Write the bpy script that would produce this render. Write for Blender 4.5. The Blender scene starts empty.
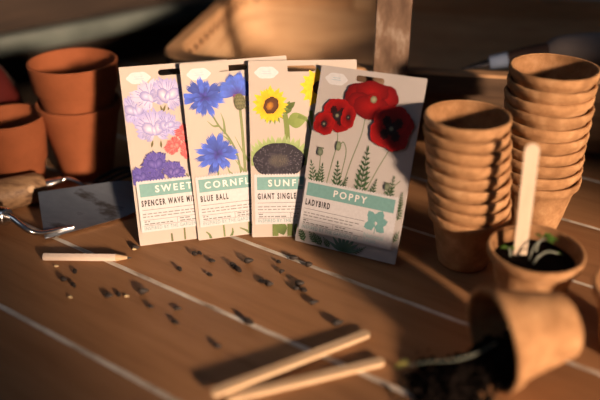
import bpy, bmesh, math, random
from math import sin, cos, pi, radians, sqrt, atan2
from mathutils import Vector, Matrix, noise

random.seed(7)
col = bpy.context.scene.collection
scene = bpy.context.scene

# ---------------------------------------------------------------- camera frame
CAM_H, PITCH, FPX = 0.403, radians(28.1), 750.0
CP, SP = cos(PITCH), sin(PITCH)


def spot(u, v, z=0.0):
    """World point at height z seen at photo pixel (u, v) (survey helper)."""
    dv = (v - 200) / FPX
    t = (CAM_H - z) / (SP + CP * dv)
    return Vector(((u - 300) / FPX * t, (CP - SP * dv) * t, z))


# ---------------------------------------------------------------- materials
def new_mat(name):
    m = bpy.data.materials.new(name)
    m.use_nodes = True
    nt = m.node_tree
    return m, nt, nt.nodes['Principled BSDF']


def ramp(nt, stops):
    r = nt.nodes.new('ShaderNodeValToRGB')
    e = r.color_ramp.elements
    while len(e) < len(stops):
        e.new(0.5)
    for i, (p, c) in enumerate(stops):
        e[i].position = p
        e[i].color = (*c, 1)
    return r


def noise_mat(name, stops, scale=40, rough=0.8, bump=0.2, stretch=(1, 1, 1), metallic=0.0,
              detail=6, bump_scale=None, bump_dist=0.001, spec=0.3, random_shift=0.0):
    m, nt, b = new_mat(name)
    tc = nt.nodes.new('ShaderNodeTexCoord')
    mp = nt.nodes.new('ShaderNodeMapping')
    mp.inputs['Scale'].default_value = stretch
    nt.links.new(tc.outputs['Object'], mp.inputs['Vector'])
    n = nt.nodes.new('ShaderNodeTexNoise')
    n.inputs['Scale'].default_value = scale
    n.inputs['Detail'].default_value = detail
    n.inputs['Roughness'].default_value = 0.6
    nt.links.new(mp.outputs['Vector'], n.inputs['Vector'])
    r = ramp(nt, stops)
    nt.links.new(n.outputs['Fac'], r.inputs['Fac'])
    out = r.outputs['Color']
    if random_shift:
        oi = nt.nodes.new('ShaderNodeObjectInfo')
        hs = nt.nodes.new('ShaderNodeHueSaturation')
        ma = nt.nodes.new('ShaderNodeMapRange')
        ma.inputs['To Min'].default_value = 1 - random_shift
        ma.inputs['To Max'].default_value = 1 + random_shift
        nt.links.new(oi.outputs['Random'], ma.inputs['Value'])
        nt.links.new(ma.outputs['Result'], hs.inputs['Value'])
        nt.links.new(out, hs.inputs['Color'])
        out = hs.outputs['Color']
    nt.links.new(out, b.inputs['Base Color'])
    b.inputs['Roughness'].default_value = rough
    b.inputs['Metallic'].default_value = metallic
    b.inputs['Specular IOR Level'].default_value = spec
    if bump:
        n2 = n
        if bump_scale:
            n2 = nt.nodes.new('ShaderNodeTexNoise')
            n2.inputs['Scale'].default_value = bump_scale
            n2.inputs['Detail'].default_value = 4
            nt.links.new(mp.outputs['Vector'], n2.inputs['Vector'])
        bp = nt.nodes.new('ShaderNodeBump')
        bp.inputs['Strength'].default_value = bump
        bp.inputs['Distance'].default_value = bump_dist
        nt.links.new(n2.outputs['Fac'], bp.inputs['Height'])
        nt.links.new(bp.outputs['Normal'], b.inputs['Normal'])
    return m


M = {}
M['bench'] = noise_mat('bench_wood', [(0.25, (0.25, 0.12, 0.053)), (0.5, (0.325, 0.162, 0.072)), (0.75, (0.375, 0.195, 0.09))],
                       scale=7, rough=0.55, bump=0.35, stretch=(1.2, 11, 11), bump_scale=30, bump_dist=0.0006, spec=0.25)
M['caulk'] = noise_mat('seam_filler', [(0.3, (0.20, 0.13, 0.08)), (0.46, (0.56, 0.49, 0.40)), (0.7, (0.78, 0.73, 0.64))],
                       scale=45, rough=0.8, bump=0.5, stretch=(0.6, 2, 2))
M['peat'] = noise_mat('peat_fibre', [(0.3, (0.29, 0.148, 0.066)), (0.55, (0.44, 0.238, 0.110)), (0.75, (0.56, 0.335, 0.17))],
                      scale=70, rough=0.95, bump=0.7, bump_scale=190, bump_dist=0.0012, spec=0.1, random_shift=0.08)
M['peatin'] = noise_mat('peat_inside_shade', [(0.3, (0.20, 0.098, 0.042)), (0.55, (0.30, 0.155, 0.07)), (0.75, (0.38, 0.21, 0.105))],
                        scale=70, rough=0.95, bump=0.6, bump_scale=190, bump_dist=0.001, spec=0.1)  # darker copy of the peat fibre, shade of the pot interior put into the colour
M['terracotta'] = noise_mat('terracotta_clay', [(0.3, (0.20, 0.058, 0.021)), (0.6, (0.265, 0.080, 0.030)), (0.8, (0.29, 0.108, 0.048))],
                            scale=18, rough=0.85, bump=0.15, bump_scale=150, spec=0.2)
M['glaze'] = noise_mat('dark_red_glaze', [(0.3, (0.055, 0.008, 0.007)), (0.7, (0.09, 0.014, 0.011))], scale=12, rough=0.3, bump=0.0, spec=0.5)
M['steel'] = noise_mat('worn_steel', [(0.3, (0.24, 0.27, 0.31)), (0.58, (0.31, 0.345, 0.40)), (0.68, (0.12, 0.11, 0.11)), (0.74, (0.22, 0.22, 0.24))],
                       scale=26, rough=0.38, bump=0.08, metallic=0.9, stretch=(1, 2.5, 1))
M['shiny'] = noise_mat('polished_steel', [(0.3, (0.6, 0.58, 0.55)), (0.7, (0.8, 0.78, 0.75))], scale=30, rough=0.22, bump=0.05, metallic=1.0)
M['darksteel'] = noise_mat('dark_steel', [(0.3, (0.02, 0.02, 0.025)), (0.7, (0.06, 0.06, 0.07))], scale=30, rough=0.45, bump=0.05, metallic=0.8)
M['ash'] = noise_mat('ash_handle', [(0.35, (0.10, 0.05, 0.025)), (0.5, (0.24, 0.14, 0.072)), (0.65, (0.31, 0.19, 0.10))],
                     scale=22, rough=0.55, bump=0.3, stretch=(1, 7, 7))
M['rosewood'] = noise_mat('dark_handle', [(0.3, (0.02, 0.012, 0.01)), (0.7, (0.055, 0.03, 0.022))], scale=30, rough=0.5, bump=0.1)
M['grip'] = noise_mat('grey_grip', [(0.3, (0.20, 0.16, 0.145)), (0.7, (0.26, 0.215, 0.195))], scale=30, rough=0.75, bump=0.1)
M['ferrule'] = noise_mat('blued_ferrule', [(0.3, (0.16, 0.21, 0.32)), (0.7, (0.24, 0.30, 0.43))], scale=30, rough=0.35, bump=0.05, metallic=0.15)
M['pencil'] = noise_mat('pencil_paint', [(0.3, (0.66, 0.53, 0.43)), (0.7, (0.74, 0.61, 0.5))], scale=30, rough=0.5, bump=0.05)
M['cedar'] = noise_mat('pencil_wood', [(0.3, (0.55, 0.36, 0.2)), (0.7, (0.68, 0.48, 0.3))], scale=60, rough=0.7, bump=0.1)
M['lead'] = noise_mat('graphite', [(0.3, (0.02, 0.02, 0.02)), (0.7, (0.05, 0.05, 0.05))], scale=60, rough=0.4, bump=0.0)
M['stick'] = noise_mat('birch_stick', [(0.3, (0.54, 0.36, 0.2)), (0.6, (0.66, 0.47, 0.29)), (0.8, (0.72, 0.54, 0.35))],
                       scale=20, rough=0.65, bump=0.15, stretch=(1, 9, 9))
M['label'] = noise_mat('label_wood', [(0.3, (0.62, 0.48, 0.34)), (0.7, (0.74, 0.6, 0.45))], scale=20, rough=0.7, bump=0.1, stretch=(7, 7, 1))
M['soil'] = noise_mat('potting_soil', [(0.3, (0.005, 0.0035, 0.003)), (0.7, (0.013, 0.009, 0.007))], scale=120, rough=1.0, bump=0.8, spec=0.05)
M['seed'] = noise_mat('dark_seed', [(0.3, (0.012, 0.009, 0.008)), (0.7, (0.05, 0.036, 0.028))], scale=300, rough=0.55, bump=0.2)
M['paleseed'] = noise_mat('pale_seed', [(0.3, (0.55, 0.40, 0.2)), (0.7, (0.7, 0.55, 0.32))], scale=300, rough=0.6, bump=0.2)
M['leaf'] = noise_mat('seedling_leaf', [(0.3, (0.06, 0.16, 0.02)), (0.7, (0.14, 0.28, 0.05))], scale=80, rough=0.5, bump=0.2)
M['yleaf'] = noise_mat('yellow_leaf', [(0.3, (0.35, 0.30, 0.06)), (0.7, (0.5, 0.42, 0.12))], scale=80, rough=0.5, bump=0.2)
M['stem'] = noise_mat('pale_stem', [(0.3, (0.20, 0.22, 0.17)), (0.7, (0.30, 0.31, 0.25))], scale=80, rough=0.5, bump=0.1)
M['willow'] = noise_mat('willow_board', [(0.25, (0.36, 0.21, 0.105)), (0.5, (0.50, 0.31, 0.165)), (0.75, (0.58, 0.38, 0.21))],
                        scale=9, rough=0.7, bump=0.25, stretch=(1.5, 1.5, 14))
M['rim'] = noise_mat('chestnut_rim', [(0.25, (0.32, 0.17, 0.08)), (0.55, (0.48, 0.27, 0.13)), (0.8, (0.58, 0.36, 0.19))],
                     scale=9, rough=0.7, bump=0.3, stretch=(1.5, 1.5, 12))
M['splice'] = noise_mat('pale_rim_end', [(0.3, (0.60, 0.38, 0.2)), (0.7, (0.72, 0.48, 0.27))], scale=9, rough=0.7, bump=0.2, stretch=(1, 1, 8))
M['weathered'] = noise_mat('weathered_handle', [(0.3, (0.10, 0.058, 0.036)), (0.52, (0.18, 0.112, 0.072)), (0.68, (0.34, 0.26, 0.20))],
                           scale=38, rough=0.85, bump=0.5, stretch=(1.6, 1.6, 0.7), bump_dist=0.001)
M['outer'] = noise_mat('shaded_outside', [(0.3, (0.05, 0.028, 0.016)), (0.7, (0.10, 0.058, 0.032))], scale=9, rough=0.85, bump=0.3, stretch=(1.5, 1.5, 14))  # trug's outer side darkened in colour to paint in its shade
M['nail'] = noise_mat('rusty_nail', [(0.3, (0.05, 0.02, 0.012)), (0.7, (0.09, 0.04, 0.02))], scale=100, rough=0.7, bump=0.1)
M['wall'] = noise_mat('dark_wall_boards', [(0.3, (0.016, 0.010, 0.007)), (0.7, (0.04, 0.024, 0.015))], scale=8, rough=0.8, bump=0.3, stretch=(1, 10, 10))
M['ledge'] = noise_mat('grey_green_paint', [(0.3, (0.045, 0.056, 0.05)), (0.6, (0.09, 0.106, 0.094)), (0.8, (0.115, 0.128, 0.113))], scale=14, rough=0.6, bump=0.2)
M['crate'] = noise_mat('crate_wood', [(0.3, (0.5, 0.32, 0.16)), (0.7, (0.64, 0.44, 0.25))], scale=14, rough=0.7, bump=0.2, stretch=(1, 8, 8))
M['paper'] = noise_mat('packet_paper', [(0.3, (0.465, 0.405, 0.355)), (0.7, (0.49, 0.425, 0.37))], scale=25, rough=0.62, bump=0.03, spec=0.3)
M['greypaper'] = noise_mat('grey_packet_paper', [(0.3, (0.455, 0.415, 0.395)), (0.7, (0.48, 0.44, 0.42))], scale=25, rough=0.62, bump=0.03, spec=0.3)


def print_mat():
    m, nt, b = new_mat('printed_ink')
    a = nt.nodes.new('ShaderNodeVertexColor')
    a.layer_name = 'Col'
    tc = nt.nodes.new('ShaderNodeTexCoord')
    n = nt.nodes.new('ShaderNodeTexNoise')
    n.inputs['Scale'].default_value = 350
    nt.links.new(tc.outputs['Object'], n.inputs['Vector'])
    mr = nt.nodes.new('ShaderNodeMapRange')
    mr.inputs['To Min'].default_value = 0.76
    mr.inputs['To Max'].default_value = 0.98
    nt.links.new(n.outputs['Fac'], mr.inputs['Value'])
    hs = nt.nodes.new('ShaderNodeHueSaturation')
    nt.links.new(mr.outputs['Result'], hs.inputs['Value'])
    nt.links.new(a.outputs['Color'], hs.inputs['Color'])
    nt.links.new(hs.outputs['Color'], b.inputs['Base Color'])
    b.inputs['Roughness'].default_value = 0.6
    b.inputs['Specular IOR Level'].default_value = 0.3
    return m


M['print'] = print_mat()


# ---------------------------------------------------------------- object helpers
def link_mesh(name, bm, mats, parent=None, smooth=True):
    me = bpy.data.meshes.new(name)
    bm.normal_update()
    bm.to_mesh(me)
    bm.free()
    o = bpy.data.objects.new(name, me)
    col.objects.link(o)
    for m in (mats if isinstance(mats, (list, tuple)) else [mats]):
        me.materials.append(m)
    if smooth:
        me.polygons.foreach_set('use_smooth', [True] * len(me.polygons))
        try:
            me.set_sharp_from_angle(angle=radians(38))
        except Exception:
            pass
    if parent:
        o.parent = parent
    return o


def tag(o, label, cat, group=None, kind=None):
    o['label'] = label
    o['category'] = cat
    if group:
        o['group'] = group
    if kind:
        o['kind'] = kind
    return o


def thing(name, label, cat, loc=(0, 0, 0), rz=0.0, group=None):
    o = bpy.data.objects.new(name, None)
    o.empty_display_size = 0.02
    col.objects.link(o)
    o.location = loc
    o.rotation_euler = (0, 0, rz)
    return tag(o, label, cat, group)


def dup(root, label=None):
    c = root.copy()
    col.objects.link(c)
    for ch in list(root.children):
        k = ch.copy()
        col.objects.link(k)
        k.parent = c
        for g in list(ch.children):
            q = g.copy()
            col.objects.link(q)
            q.parent = k
    if label:
        c['label'] = label
    return c


def box(bm, cx, cy, cz, sx, sy, sz, bevel=0.0, mat=0):
    r = bmesh.ops.create_cube(bm, size=1.0)
    vs = r['verts']
    for v in vs:
        v.co = Vector((cx + v.co.x * sx, cy + v.co.y * sy, cz + v.co.z * sz))
    fs = list({f for v in vs for f in v.link_faces})
    if bevel:
        es = list({e for v in vs for e in v.link_edges})
        rb = bmesh.ops.bevel(bm, geom=es, offset=bevel, segments=2, affect='EDGES', profile=0.5)
        fs = rb['faces'] + [f for f in fs if f.is_valid]
    for f in fs:
        if f.is_valid:
            f.material_index = mat


def lathe(profile, seg=48, wob=0.0, seed=0.0, freq=60.0):
    """profile: closed or open list of (r, z); first/last with r == 0 close the surface."""
    bm = bmesh.new()
    rings = []
    for (r, z) in profile:
        if r <= 1e-6:
            rings.append([bm.verts.new((0, 0, z))])
            continue
        ring = []
        for k in range(seg):
            a = 2 * pi * k / seg
            p = Vector((r * cos(a), r * sin(a), z))
            if wob:
                d = noise.noise(Vector((p.x * freq + seed, p.y * freq, p.z * freq)))
                d2 = noise.noise(Vector((p.x * freq * 0.3 + seed + 9, p.y * freq * 0.3, p.z * freq * 0.3)))
                p.x *= 1 + wob * d / max(r, 0.01) * 0.5 + wob * d2 / max(r, .01)
                p.y *= 1 + wob * d / max(r, 0.01) * 0.5 + wob * d2 / max(r, .01)
                p.z += wob * 0.6 * d2 * (1 if z > 0.004 else 0)
            ring.append(bm.verts.new(p))
        rings.append(ring)
    for i in range(len(rings) - 1):
        A, B = rings[i], rings[i + 1]
        if len(A) == 1 and len(B) == 1:
            continue
        for k in range(seg):
            j = (k + 1) % seg
            if len(A) == 1:
                bm.faces.new((A[0], B[j], B[k]))
            elif len(B) == 1:
                bm.faces.new((A[k], A[j], B[0]))
            else:
                bm.faces.new((A[k], A[j], B[j], B[k]))
    bmesh.ops.recalc_face_normals(bm, faces=bm.faces[:])
    return bm


def tube(bm, pts, radii, seg=10, flat=1.0, mat=0):
    pts = [Vector(p) for p in pts]
    n = len(pts)
    rings = []
    up0 = Vector((0, 0, 1))
    for i, p in enumerate(pts):
        t = (pts[min(i + 1, n - 1)] - pts[max(i - 1, 0)]).normalized()
        up = up0 if abs(t.z) < 0.95 else Vector((0, 1, 0))
        x = t.cross(up).normalized()
        y = x.cross(t).normalized()
        r = radii[i] if isinstance(radii, (list, tuple)) else radii
        rings.append([bm.verts.new(p + x * r * cos(2 * pi * k / seg) + y * r * flat * sin(2 * pi * k / seg)) for k in range(seg)])
    fs = []
    for A, B in zip(rings, rings[1:]):
        for k in range(seg):
            j = (k + 1) % seg
            fs.append(bm.faces.new((A[k], B[k], B[j], A[j])))
    fs.append(bm.faces.new(rings[0]))
    fs.append(bm.faces.new(rings[-1][::-1]))
    for f in fs:
        f.material_index = mat


def smooth_path(pts, n=8):
    """Catmull-Rom through the points."""
    P = [Vector(p) for p in pts]
    P = [P[0] * 2 - P[1]] + P + [P[-1] * 2 - P[-2]]
    out = []
    for i in range(1, len(P) - 2):
        for k in range(n):
            t = k / n
            a, b, c, d = P[i - 1], P[i], P[i + 1], P[i + 2]
            out.append(0.5 * ((2 * b) + (c - a) * t + (2 * a - 5 * b + 4 * c - d) * t * t + (3 * b - a - 3 * c + d) * t ** 3))
    out.append(P[-2])
    return out


# ================================================================= SETTING
ANG = radians(-34.5)
E_ALONG = Vector((cos(ANG), sin(ANG), 0))
E_ACROSS = Vector((-sin(ANG), cos(ANG), 0))
WALL_P = Vector((-0.451, 1.106, 0))
WALL_D = Vector((0.756, 0.654, 0)).normalized()
WALL_N = Vector((WALL_D.y, -WALL_D.x, 0))           # towards the bench
WALL_BASE = WALL_P - WALL_N * 0.032                  # wall face


def wall_hit(t):
    """where the line across == t meets the wall face, as distance along the planks"""
    A = Matrix(((E_ALONG.x, -WALL_D.x), (E_ALONG.y, -WALL_D.y)))
    b = Vector((WALL_BASE.x - E_ACROSS.x * t, WALL_BASE.y - E_ACROSS.y * t))
    s = A.inverted() @ b
    return s.x


def build_bench():
    seams = [spot(*p).dot(E_ACROSS) for p in ((90, 354), (265, 330), (350, 280), (588, 285), (582, 224), (591, 179.5))]
    seams = [seams[0] - 0.118 * k for k in (8, 7, 6, 5, 4, 3, 2, 1)] + seams + [seams[-1] + 0.112 * k for k in (1, 2, 3, 4, 5, 6)]
    bm = bmesh.new()
    TH, GAP = 0.035, 0.0021
    end = 1.25
    for a, b in zip(seams, seams[1:]):
        a2, b2 = a + GAP, b - GAP
        xa, xb = wall_hit(a2) + 0.002, wall_hit(b2) + 0.002
        N = 24
        prof = [(a2, -0.0011), (a2 + 0.0008, -0.0003), (a2 + 0.0022, 0.0), (b2 - 0.0022, 0.0), (b2 - 0.0008, -0.0003), (b2, -0.0011), (b2, -TH), (a2, -TH)]
        rows = []
        for i in range(N + 1):
            q = i / N
            row = []
            for (y, z) in prof:
                w = (y - a2) / (b2 - a2)
                x0 = xa + (xb - xa) * w
                row.append(bm.verts.new((x0 + (end - x0) * q, y, z)))
            rows.append(row)
        for A, B in zip(rows, rows[1:]):
            for k in range(len(prof)):
                j = (k + 1) % len(prof)
                bm.faces.new((A[k], B[k], B[j], A[j]))
        bm.faces.new(rows[0])
        bm.faces.new(rows[-1][::-1])
    # pale filler squeezed into the seams, ragged edged
    for i, t in enumerate(seams[1:-1]):
        x0 = wall_hit(t) + 0.004
        n = 420
        prev = None
        for k in range(n + 1):
            x = x0 + (end - 0.002 - x0) * k / n
            w = 0.0031 + 0.0018 * noise.noise(Vector((x * 60, i * 7.0, 0))) + 0.0006 * noise.noise(Vector((x * 260, i * 3.0, 5)))
            off = 0.0006 * noise.noise(Vector((x * 30, i * 5.0, 2)))
            zt = 0.00005 + 0.00018 * noise.noise(Vector((x * 150, i, 4)))
            cur = [bm.verts.new((x, t - w + off, -0.0008)), bm.verts.new((x, t + off, zt)), bm.verts.new((x, t + w + off, -0.0008))]
            if prev:
                for a, b in ((0, 1), (1, 2)):
                    f = bm.faces.new((prev[a], cur[a], cur[b], prev[b]))
                    f.material_index = 1
            prev = cur
    bmesh.ops.recalc_face_normals(bm, faces=bm.faces[:])
    root = thing('potting_bench', 'brown wooden potting bench of wide boards with pale filled seams', 'table', (0, 0, 0), ANG)
    link_mesh('tabletop', bm, [M['bench'], M['caulk']], root)
    return root


build_bench()


def struct(name, bm, mats):
    o = link_mesh(name, bm, mats)
    o['kind'] = 'structure'
    return o


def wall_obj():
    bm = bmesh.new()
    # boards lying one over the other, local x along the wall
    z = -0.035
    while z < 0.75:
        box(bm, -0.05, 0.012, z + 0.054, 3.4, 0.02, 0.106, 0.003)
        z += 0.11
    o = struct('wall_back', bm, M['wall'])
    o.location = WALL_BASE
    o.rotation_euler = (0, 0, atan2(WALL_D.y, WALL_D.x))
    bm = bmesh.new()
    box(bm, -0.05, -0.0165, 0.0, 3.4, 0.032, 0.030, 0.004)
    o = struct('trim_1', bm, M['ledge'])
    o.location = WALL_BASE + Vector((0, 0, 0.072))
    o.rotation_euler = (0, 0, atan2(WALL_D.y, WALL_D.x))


wall_obj()


# ================================================================= SEED PACKETS
PW, PH, PT = 0.110, 0.181, 0.0016


class Art:
    """flat printed shapes, local x to the right, z up, facing -y; a = 0..1 from left, b = 0..1 from top"""

    def __init__(self, depth):
        self.bm = bmesh.new()
        self.cl = self.bm.loops.layers.float_color.new('Col')
        self.d = depth

    @staticmethod
    def xy(a, b):
        return ((a - 0.5) * PW, (1 - b) * PH)

    def up(self, k=1):
        self.d += 0.000004 * k

    def vert(self, x, z):
        m = PW / 2 - 0.0008
        return self.bm.verts.new((max(-m, min(m, x)), -self.d, max(0.0008, min(PH - 0.0008, z))))

    def face(self, vs, cols):
        try:
            f = self.bm.faces.new(vs)
        except ValueError:
            return
        for l, c in zip(f.loops, cols):
            l[self.cl] = (*c, 1)

    def fan(self, centre, ring, cc, rc):
        """rc: one colour or one per ring point"""
        n = len(ring)
        V = [self.vert(*p) for p in ring]
        c = self.vert(*centre)
        many = not isinstance(rc[0], (int, float))
        for i in range(n):
            j = (i + 1) % n
            self.face((c, V[i], V[j]), (cc, rc[i] if many else rc, rc[j] if many else rc))
        self.up()

    def poly(self, ring, c):
        self.face([self.vert(*p) for p in ring], [c] * len(ring))
        self.up()

    def rect(self, a0, b0, a1, b1, c, lift=True):
        p0, p1 = self.xy(a0, b0), self.xy(a1, b1)
        self.face([self.vert(p0[0], p0[1]), self.vert(p0[0], p1[1]), self.vert(p1[0], p1[1]), self.vert(p1[0], p0[1])], [c] * 4)
        if lift:
            self.up()

    def blob(self, x, z, rx, rz, cc, ec, wob=0.08, lobes=7, n=40, rot=0.0, seed=0.0):
        ring = []
        for i in range(n):
            t = 2 * pi * i / n
            k = 1 + wob * sin(lobes * t + seed) + wob * 0.6 * sin((lobes * 2 + 1) * t + seed * 2)
            px, pz = rx * cos(t) * k, rz * sin(t) * k
            ring.append((x + px * cos(rot) - pz * sin(rot), z + px * sin(rot) + pz * cos(rot)))
        self.fan((x, z), ring, cc, ec)

    def petal(self, x, z, ang, ln, wd, c0, c1, tip=1.0, teeth=0, squash=(1, 1), start=0.0, broad=0.6):
        """petal growing from (x, z) in direction ang; broad = where it is widest"""
        pts = []
        n = 9
        L, Rr = [], []
        for i in range(n + 1):
            t = i / n
            w = (sin(pi * min(t / (2 * broad), 0.5)) if t < broad else cos(pi / 2 * (t - broad) / (1 - broad) * tip)) * wd / 2
            y = start + t * ln
            L.append((-w, y))
            Rr.append((w, y))
        if teeth:
            top = []
            wl = L[-1][0]
            for q in range(teeth):
                f0 = q / teeth
                top.append((wl + 2 * -wl * (f0 + 0.5 / teeth), start + ln * (1.16 + 0.06 * ((q * 7) % 3 - 1))))
                if q < teeth - 1:
                    top.append((wl + 2 * -wl * (f0 + 1 / teeth), start + ln * 0.94))
            loc = L + top + Rr[::-1]
        else:
            loc = L + Rr[::-1]
        ring, cols = [], []
        ca, sa = cos(ang - pi / 2), sin(ang - pi / 2)
        for (px, py) in loc:
            X, Z = px * ca - py * sa, px * sa + py * ca
            ring.append((x + X * squash[0], z + Z * squash[1]))
            t = max(0, min(1, (py - start) / ln))
            cols.append(tuple(c0[k] + (c1[k] - c0[k]) * t for k in range(3)))
        mid = (start + ln * 0.5)
        X, Z = -mid * sa, mid * ca
        self.fan((x + X * squash[0], z + Z * squash[1]), ring, tuple((c0[k] + c1[k]) / 2 for k in range(3)), cols)

    def stroke(self, pts, w0, w1, c0, c1=None):
        c1 = c1 or c0
        P = [Vector((p[0], p[1], 0)) for p in pts]
        P = smooth_path(P, 5) if len(P) > 2 else P
        n = len(P)
        prev = None
        for i, p in enumerate(P):
            t = (P[min(i + 1, n - 1)] - P[max(i - 1, 0)]).normalized()
            q = i / (n - 1)
            w = (w0 + (w1 - w0) * q) / 2
            nn = Vector((-t.y, t.x, 0)) * w
            cur = (self.vert(p.x + nn.x, p.y + nn.y), self.vert(p.x - nn.x, p.y - nn.y))
            cc = tuple(c0[k] + (c1[k] - c0[k]) * q for k in range(3))
            if prev:
                self.face((prev[0], prev[1], cur[1], cur[0]), (pc, pc, cc, cc))
            prev, pc = cur, cc
        self.up()

    def text(self, body, a, b, height, c, sx=1.0, space=1.0, bold=0.0, align='CENTER', rot=0.0):
        cu = bpy.data.curves.new('t', 'FONT')
        cu.body = body
        cu.align_x = align
        cu.size = 1.0
        cu.space_character = space
        cu.offset = bold
        cu.resolution_u = 3
        ob = bpy.data.objects.new('t', cu)
        col.objects.link(ob)
        dg = bpy.context.evaluated_depsgraph_get()
        me = ob.evaluated_get(dg).to_mesh()
        k = height / 0.70
        x0, z0 = self.xy(a, b)
        V = [self.vert(x0 + v.co.x * k * sx, z0 + v.co.y * k) for v in me.vertices]
        for p in me.polygons:
            self.face([V[i] for i in p.vertices], [c] * len(p.vertices))
        ob.evaluated_get(dg).to_mesh_clear()
        bpy.data.objects.remove(ob)
        bpy.data.curves.remove(cu)
        self.up()

    def emit(self, name):
        self.build(name, self.parent)
        self.bm = bmesh.new()
        self.cl = self.bm.loops.layers.float_color.new('Col')

    def build(self, name, parent):
        bmesh.ops.dissolve_degenerate(self.bm, dist=1e-7, edges=self.bm.edges[:])
        for f in self.bm.faces:
            f.normal_update()
            if f.normal.y > 0:
                f.normal_flip()
        return link_mesh(name, self.bm, M['print'], parent, smooth=False)


def paper_sleeve(parent, mat):
    bm = bmesh.new()
    out = []
    r = 0.0012
    for cx, cz, a0 in ((PW / 2 - r, PH - r, 0), (-PW / 2 + r, PH - r, 90), (-PW / 2 + r, r, 180), (PW / 2 - r, r, 270)):
        for k in range(4):
            a = radians(a0 + 30 * k)
            out.append((cx + r * cos(a), cz + r * sin(a)))
    hx, hz = Art.xy(0.485, 0.046)
    hw, hh = 0.0152, 0.0030
    hole = []
    for cx, a0 in ((hx + hw - hh, -90), (hx - hw + hh, 90)):
        for k in range(9):
            a = radians(a0 + 22.5 * k)
            hole.append((cx + hh * cos(a), hz + hh * sin(a)))
    es = []
    for loop in (out, hole):
        V = [bm.verts.new((x, -PT / 2, z)) for x, z in loop]
        es += [bm.edges.new((V[i], V[(i + 1) % len(V)])) for i in range(len(V))]
    bmesh.ops.triangle_fill(bm, edges=es, use_beauty=True)
    res = bmesh.ops.extrude_face_region(bm, geom=bm.faces[:])
    for v in [g for g in res['geom'] if isinstance(g, bmesh.types.BMVert)]:
        v.co.y += PT
    bmesh.ops.recalc_face_normals(bm, faces=bm.faces[:])
    return link_mesh('paper_sleeve', bm, mat, parent, smooth=False)


TEAL = (0.19, 0.385, 0.37)
WHITE = (0.63, 0.615, 0.63)
INK = (0.035, 0.03, 0.03)
GREY = (0.22, 0.22, 0.22)


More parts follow.
